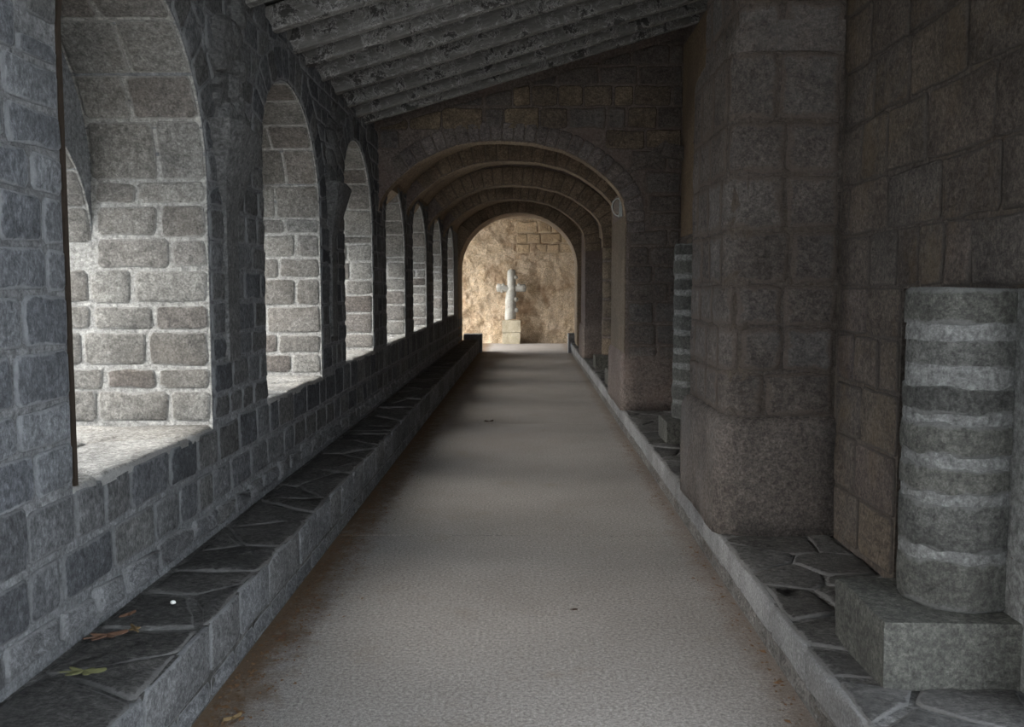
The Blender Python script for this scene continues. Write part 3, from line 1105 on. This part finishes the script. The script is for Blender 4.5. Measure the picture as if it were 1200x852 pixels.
# ------------------------------------------------------------------ kerbed ledge on the right
ledge = tag(empty('stone_ledge', (LX, 10, 0)), 'low kerbed flagstone ledge along the right wall carrying the columns', 'ledge')
lc = MB()
lc.box(LX + .012, XR, 1.6, Y1 - .1, -.03, LH - .012)
lc.build('core', M['joint'], ledge)
random.seed(71)
def ledge_face(u, v, h):
    return (LX + .012 - h, u, v)
for (z0, z1, st, pr_, mt) in ((.004, .092, .26, .002, 'curb_low'), (.100, .246, .48, .018, 'curb')):
    js = joints(1.7, Y1 - .15, st, .35)
    for u0, u1 in zip(js, js[1:]):
        stone([(u0, z0), (u1, z0), (u1, z1), (u0, z1)], ledge_face, ledge, 'kerb_stone', M[mt], proud=pr_, gap=.004, jit=.005, rough=.007 if z0 < .05 else .003)
def ledge_top(u, v, h):
    return (u, v, LH - .012 + h)
js = joints(1.7, Y1 - .15, .48, .3)
for (ya, yb) in ((1.7, 3.12), (3.14, 5.6), (5.6, 8), (8, 10.4), (10.4, 13), (13, 15.6), (15.6, 18.2), (18.2, 20.6), (20.6, 22.7)):
    for c in voronoi(LX + .005, XR - .01, ya, yb, .26, .30, .42):
        stone(c, ledge_top, ledge, 'top_slab', M['slab'], proud=.010 + random.uniform(-.004, .005), gap=random.uniform(.004, .014), jit=.012, rough=.005, rim=.018)
for (x, y, sx, sy, h) in ((1.0, Y1 - .06, .34, .42, .36),):
    b = MB()
    b.box(x, x + sx, y, y + sy, .0, h + .12)
    tag(b.build('stone_block', M['curb']), 'squared pale stone block closing the far end of the right ledge', 'block')

# ------------------------------------------------------------------ drum columns
def ring(cx, cy, r, z, n=30, amp=.004, seed=0):
    return [(cx + (r + mnoise.noise(Vector((math.cos(2 * math.pi * i / n) * 2.3, math.sin(2 * math.pi * i / n) * 2.3, z * 9 + seed))) * amp) * math.cos(2 * math.pi * i / n),
             cy + (r + mnoise.noise(Vector((math.cos(2 * math.pi * i / n) * 2.3, math.sin(2 * math.pi * i / n) * 2.3, z * 9 + seed))) * amp) * math.sin(2 * math.pi * i / n),
             z) for i in range(n)]
def drum_part(name, cx, cy, r, z0, z1, mat, parent, seed, amp=.006, edge=.008, tone=.5, wav=0.0, n=30):
    vs, rv, fs = [], [], []
    H = z1 - z0
    lv = [(0, r - edge, 1), (min(.012, H * .2), r, .7), (H * .35, r + .002, .1), (H * .65, r + .002, .1), (H - min(.012, H * .2), r, .7), (H, r - edge, 1)]
    for k, (dz, rr, ri) in enumerate(lv):
        for i, p in enumerate(ring(cx, cy, rr, z0 + dz, n, amp, seed)):
            wz = 0
            if wav and k in (0, 1, 4, 5):
                wz = mnoise.noise(Vector((p[0] * 14, p[1] * 14, seed + k))) * wav
            vs.append((p[0], p[1], p[2] + wz)); rv.append(ri)
    for k in range(len(lv) - 1):
        for i in range(n):
            j = (i + 1) % n
            fs.append((k * n + i, k * n + j, (k + 1) * n + j, (k + 1) * n + i))
    fs += [tuple(range(n - 1, -1, -1)), tuple((len(lv) - 1) * n + i for i in range(n))]
    loc = (cx, cy, z0)
    return mesh_obj(name, [(v[0] - cx, v[1] - cy, v[2] - z0) for v in vs], fs, mat, parent, loc, True, rv, tone)

def block(name, x0, x1, y0, y1, z0, z1, mat, parent, amp=.006, tone=.5):
    base = densify([(x0, y0), (x1, y0), (x1, y1), (x0, y1)], .08)
    cx, cy = (x0 + x1) / 2, (y0 + y1) / 2
    rings = []
    for t, o in ((0, 0), (.25, 0), (.5, 0), (.75, 0), (.93, 0), (1, .012)):
        rings.append([(p[0] + (cx - p[0]) * o * 4 * .5, p[1] + (cy - p[1]) * o * 4 * .5, z0 + (z1 - z0) * t) for p in base])
    o = lumpy(name, rings, mat, parent, amp, 6, tone)
    for p in o.data.polygons:
        p.use_smooth = False
    return o

def column(cx, cy, r, blk, zs, label, seed, group, mj=.03, n=30, md='drum', mm='mortar_pale'):
    c = tag(empty('stone_column', (cx, cy, LH)), label, 'column', group)
    random.seed(seed)
    if blk:
        x0, x1, y0, y1, zt = blk
        block('base_block', x0, x1, y0, y1, LH - .004, zt, M['drum'], c, .006, .15)
    for k, (z0, z1) in enumerate(zs):
        drum_part('drum', cx, cy, r + random.uniform(-.004, .004), z0, z1, M[md], c, seed + k, .007, .010, random.random(), .016, n)
        if k + 1 < len(zs):
            drum_part('mortar_joint', cx, cy, r - .004, z1 - .012, zs[k + 1][0] + .012, M[mm], c, seed + 50 + k, .012, .0, .5, 0, n)
    return c

zs = [(.478, .655), (.685, .86), (.888, .985), (1.02, 1.13), (1.165, 1.265), (1.325, 1.43), (1.475, 1.60)]
column(1.555, 3.32, .192, (1.20, XR - .005, 3.035, 3.53, .478), zs,
       'broken-off round column of stacked drums on a square block, nearest on the right', 401, None)
sp = MB()   # mortar fillet tying the near column to the wall
sp.box(XR - .022, XR + .02, 2.78, 3.16, LH, 1.60)
sp.build('plaster_patch', M['mortar_pale'], wall_right)
if False: sp.prism([(1.69, 3.16), (1.755, 3.10), (XR + .09, 2.85), (XR + .09, 3.5)], 2, LH, 1.585)
zs = []
z = .44
while z < 1.99:
    h = random.uniform(.10, .15)
    zs.append((z, min(z + h, 2.02)))
    z += h + .03
column(1.50, 8.27, .20, (1.21, XR - .005, 7.98, 8.5, .43), zs,
       'shoulder-high round drum column half hidden behind the broad pilaster', 431, None)
def tall(cy, label, seed, cx):
    zs = []
    z = .47
    while z < 2.34:
        zs.append((z, min(z + .30, 2.42)))
        z += .32
    c = column(cx, cy, .215, (cx - .34, XR - .01, cy - .30, cy + .28, .46), zs, label, seed, None, n=20, md='stone_warm', mm='crossing')
    return c
c3 = tall(13.0, 'tall column under the second vault arch, mostly hidden by the front jamb', 461, 1.45)
c4 = tall(15.7, 'tall round column under the third vault arch, standing on a square block', 491, 1.47)

# ------------------------------------------------------------------ broken vault springers on the left piers
def springer(yc, label, s, zt=3.08, k_=1.0):
    c = tag(empty('vault_springer', (XL, yc, 2.15)), label, 'corbel', None)
    # tapered corbel stone
    rings = []
    for t in [k / 8 for k in range(9)]:
        hw = (.10 + .21 * t ** .8) * k_
        d = .03 + .13 * t ** 1.1
        z = 1.98 + .46 * t
        cut = .07 * t
        pts = [(XL - .02, yc - hw), (XL + d * .75, yc - hw + .02), (XL + d, yc - hw + cut + .05), (XL + d, yc + hw - cut - .08), (XL + d * .55, yc + hw), (XL - .02, yc + hw)]
        pts = densify(pts, .12) if False else pts
        rings.append([(p[0], p[1], z - (p[1] - yc) * .12 * t) for p in pts])
    o = lumpy('corbel_stone', rings, M['carved'], c, .010, 4)
    for p in o.data.polygons:
        p.use_smooth = False
    # ragged stub of the lost rib above: broken blocks left bedded in the wall
    random.seed(s)
    for k in range(13):
        z = 2.46 + (zt - 2.46) * (k // 2) / 6.5 + random.uniform(-.03, .03)
        off = (-.10 if k % 2 else .08) + random.uniform(-.05, .05)
        h, hw, d = random.uniform(.09, .16), random.uniform(.08, .14), random.uniform(.045, .10)
        tw, nn = random.uniform(-.5, .5), 9
        rings = []
        for t, e in ((0, 1.05), (.5, 1.0), (.85, .82), (1, .45)):
            rr = []
            for i in range(nn):
                a = 2 * math.pi * i / nn
                q = Vector((math.cos(a) * 1.7, math.sin(a) * 1.7, k * 3.7 + s))
                e2 = e * (1 + .35 * mnoise.noise(q))
                yy, zz = hw * e2 * math.cos(a), h * .62 * e2 * math.sin(a)
                rr.append((XL - .02 + (d + .02) * t, yc + off + yy * math.cos(tw) - zz * math.sin(tw), z + h * .4 + yy * math.sin(tw) + zz * math.cos(tw)))
            rings.append(rr)
        o = lumpy('rubble_stone', rings, M['carved'], c, .014, 9)
        for p in o.data.polygons:
            p.use_smooth = False
    st = MB()   # flat strip of the old respond running down under the corbel
    st.prism([(XL - .02, yc - .14), (XL + .03, yc - .11), (XL + .03, yc + .08), (XL - .02, yc + .11)], 2, 1.2, 2.02)
    st.build('respond_strip', M['carved'], c)
    return c
springer(5.08, 'broken vault springer on a tapered corbel between the first two openings', 601)
springer(7.75, 'broken vault springer on a tapered corbel between the second and third openings', 611, 3.0, .8)

# ------------------------------------------------------------------ stone cross on its pedestal
PXc, PYc = -.49, 26.82
ped = tag(empty('cross_pedestal', (PXc, PYc, 0)), 'two square pale stone blocks stacked below the cross', 'pedestal')
block('lower_block', PXc - .255, PXc + .255, PYc - .22, PYc + .20, 0.0, .325, M['pedestal'], ped, .012)
block('upper_block', PXc - .26, PXc + .27, PYc - .23, PYc + .20, .338, .675, M['pedestal'], ped, .012)
def tube(name, pts, mat, parent, n=12, amp=.012, sc=5, base=(0, 0, 0)):
    rings = []
    for k, (p, r) in enumerate(pts):
        a = Vector(pts[max(0, k - 1)][0])
        b = Vector(pts[min(len(pts) - 1, k + 1)][0])
        d = (b - a).normalized()
        up = Vector((0, 1, 0))
        u = d.cross(up).normalized()
        v = d.cross(u)
        rings.append([tuple(Vector(p) + u * r * math.cos(2 * math.pi * i / n) + v * r * math.sin(2 * math.pi * i / n)) for i in range(n)])
    return lumpy(name, rings, mat, parent, amp, sc)
crs = tag(empty('stone_cross', (PXc, PYc, .675)), 'pale weathered stone cross carved like lopped branches against the end wall', 'cross')
cy_ = PYc - .02
shaft = tube('shaft', [((PXc - .02, cy_, .70), .15), ((PXc - .025, cy_, .72), .165), ((PXc - .02, cy_, 1.0), .16), ((PXc - .02, cy_, 1.3), .15), ((PXc, cy_, 1.5), .14), ((PXc + .005, cy_, 1.62), .13),
               ((PXc + .01, cy_, 1.8), .125), ((PXc + .005, cy_, 2.0), .12), ((PXc, cy_, 2.1), .115), ((PXc, cy_, 2.15), .06)], M['cross_stone'], crs)
tube('arm', [((PXc - .44, cy_, 1.62), .05), ((PXc - .41, cy_, 1.62), .12), ((PXc - .3, cy_, 1.61), .11), ((PXc - .15, cy_, 1.59), .10), ((PXc + .02, cy_, 1.58), .09)], M['cross_stone'], crs)
tube('arm', [((PXc - .02, cy_, 1.58), .09), ((PXc + .15, cy_, 1.60), .10), ((PXc + .3, cy_, 1.61), .105), ((PXc + .40, cy_, 1.61), .11), ((PXc + .435, cy_, 1.61), .05)], M['cross_stone'], crs)
for (dx, z, r, sx) in ((.09, 1.28, .085, .085), (.10, .97, .08, .08), (.10, 1.92, .07, .06), (-.24, 1.70, .05, 0), (.22, 1.70, .05, 0), (-.27, 1.52, .05, 0), (.02, 1.60, .12, 0)):
    tube('branch_stub', [((PXc + dx, cy_ - .03, z - r * .7), r * .55), ((PXc + dx + sx * .3, cy_ - .04, z - r * .2), r), ((PXc + dx + sx * .6, cy_ - .04, z + r * .4), r * .9), ((PXc + dx + sx * .8, cy_ - .04, z + r * .8), r * .4)],
         M['cross_stone'], shaft, 10, .008)

# ------------------------------------------------------------------ bulkhead lamp on the front arch jamb
lamp = tag(empty('wall_lamp', (1.06, 10.72, 2.43)), 'small half-round caged bulkhead lamp on the jamb of the front arch', 'lamp')
lb = MB()
lb.box(1.035, 1.07, 10.62, 10.80, 2.42, 2.64)
lb.build('back_plate', M['lamp_metal'], lamp)
def half_ring(y, r0, r1, w, n=14):
    m = MB()
    for k in range(n):
        t0, t1 = -math.pi / 2 + math.pi * k / n, -math.pi / 2 + math.pi * (k + 1) / n
        pts = []
        for (t, r) in ((t0, r0), (t1, r0), (t1, r1), (t0, r1)):
            pts.append((1.04 - r * .85 * math.cos(t), 2.53 + r * 1.08 * math.sin(t)))
        m.prism(pts, 1, y - w, y + w)
    return m
half_ring(10.71, .088, .10, .012).build('guard_ring', M['lamp_metal'], lamp)
gl = MB()
for k in range(8):
    t0, t1 = -math.pi / 2 + math.pi * k / 8, -math.pi / 2 + math.pi * (k + 1) / 8
    gl.prism([(1.04, 2.53), (1.04 - .07 * math.cos(t0), 2.53 + .085 * math.sin(t0)), (1.04 - .07 * math.cos(t1), 2.53 + .085 * math.sin(t1))], 1, 10.65, 10.77)
gl.build('lamp_glass', M['lamp_glass'], lamp)

# ------------------------------------------------------------------ fallen leaves
def leaf(x, y, z, size, rot, mat, label, lobes=5, cat='leaf', curl=.25, group=None):
    n = lobes * 8
    vs = [(0, 0, .006)]
    for i in range(n):
        t = i / n * 2 * math.pi
        r = .5 + .5 * math.cos(t)
        base = .42 + .16 * math.cos(lobes * t) + .1 * math.cos(2 * t)
        px, py = base * 1.25 * math.cos(t), base * .8 * math.sin(t)
        vs.append((px * size, py * size, (curl * (px * px + py * py) * size) * (.5 + .5 * math.sin(3 * t))))
    m = len(vs)
    fs = [(0, i + 1, (i + 1) % n + 1) for i in range(n)]
    vs2 = [(v[0], v[1], v[2] + .0025) for v in vs]
    allv = vs + vs2
    allf = [tuple(reversed(f)) for f in fs] + [tuple(i + m for i in f) for f in fs] + [(i + 1, (i + 1) % n + 1, (i + 1) % n + 1 + m, i + 1 + m) for i in range(n)]
    o = tag(empty('fallen_leaf', (x, y, z)), label, cat, group)
    o.rotation_euler = (0, 0, rot)
    b = mesh_obj('blade', allv, allf, mat, None, (0, 0, 0), False)
    b.parent = o
    s = MB()
    s.box(-.95 * size, -.4 * size, -.008 * size - .001, .008 * size + .001, .002, .006)
    k = s.build('stalk', mat, None)
    k.parent = o
    return o
bt = BH + .010
leaf(-1.54, 3.26, bt, .085, .5, M['leaf_rust'], 'rust brown lobed leaf lying on the bench near its back', 5)
leaf(-1.47, 3.33, bt, .055, 2.2, M['leaf_ochre'], 'ochre tip-curled leaf beside the rust brown leaf on the bench', 4)
leaf(-1.47, 2.94, bt, .085, .1, M['leaf_green'], 'yellow green lobed leaf on the bench, nearest the camera', 5)
leaf(-1.56, 3.48, bt, .045, 1.1, M['leaf_rust'], 'small rust leaf on the bench behind the larger two', 4)
leaf(-.47, 11.0, .001, .07, .4, M['leaf_dark'], 'single dark leaf out in the middle of the far walkway', 4, curl=.6)
leaf(.232, 4.49, .001, .022, .2, M['leaf_dark'], 'tiny black leaf scrap in the middle of the near walkway', 3)
leaf(-1.10, 3.30, .001, .045, .8, M['leaf_ochre'], 'pale ochre leaf on the floor at the foot of the bench', 4, curl=.5)
leaf(-1.00, 3.02, .001, .04, 2.4, M['leaf_rust'], 'rust leaf on the floor just out from the bench, nearest the camera', 4, curl=.5)
leaf(-1.13, 4.1, .001, .04, 1.4, M['leaf_rust'], 'rust leaf on the floor tight against the bench, further along', 4, curl=.5)
pb_ = MB()
rg = []
for t in range(5):
    a = -math.pi / 2 + math.pi * t / 4
    rg.append([(.012 * max(.1, math.cos(a)) * math.cos(2 * math.pi * i / 8), .010 * max(.1, math.cos(a)) * math.sin(2 * math.pi * i / 8), .009 + .009 * math.sin(a)) for i in range(8)])
peb = lumpy('pebble', rg, M['pebble'], None, .002, 60)
peb.location = (-1.43, 3.6, bt + .009)
tag(peb, 'tiny white pebble on the bench top', 'pebble')
random.seed(81)
lt = MB()
for k in range(2600):
    right = random.random() < .16
    y = 1.9 + 9 * random.random() ** 1.6
    x = (LX - abs(random.gauss(0, .05)) - .01) if right else (BX + .012 + abs(random.gauss(0, .10)))
    s = random.uniform(.004, .012) if random.random() < .85 else random.uniform(.012, .026)
    a = random.uniform(0, 6.28)
    c_, s_ = math.cos(a) * s, math.sin(a) * s
    h = random.uniform(.002, .006)
    lt.add([(x - c_, y - s_, .001), (x + s_ * .5, y - c_ * .5, .001 + h), (x + c_, y + s_, .001), (x - s_ * .5, y + c_ * .5, .001 + h * .3)], [(0, 1, 2), (0, 2, 3), (0, 3, 1), (1, 3, 2)])
lit = lt.build('leaf_litter', M['grit'])
lit['kind'] = 'stuff'
tag(lit, 'brown leaf crumbs scattered along the foot of bench and kerb', 'litter')

flush_stones()
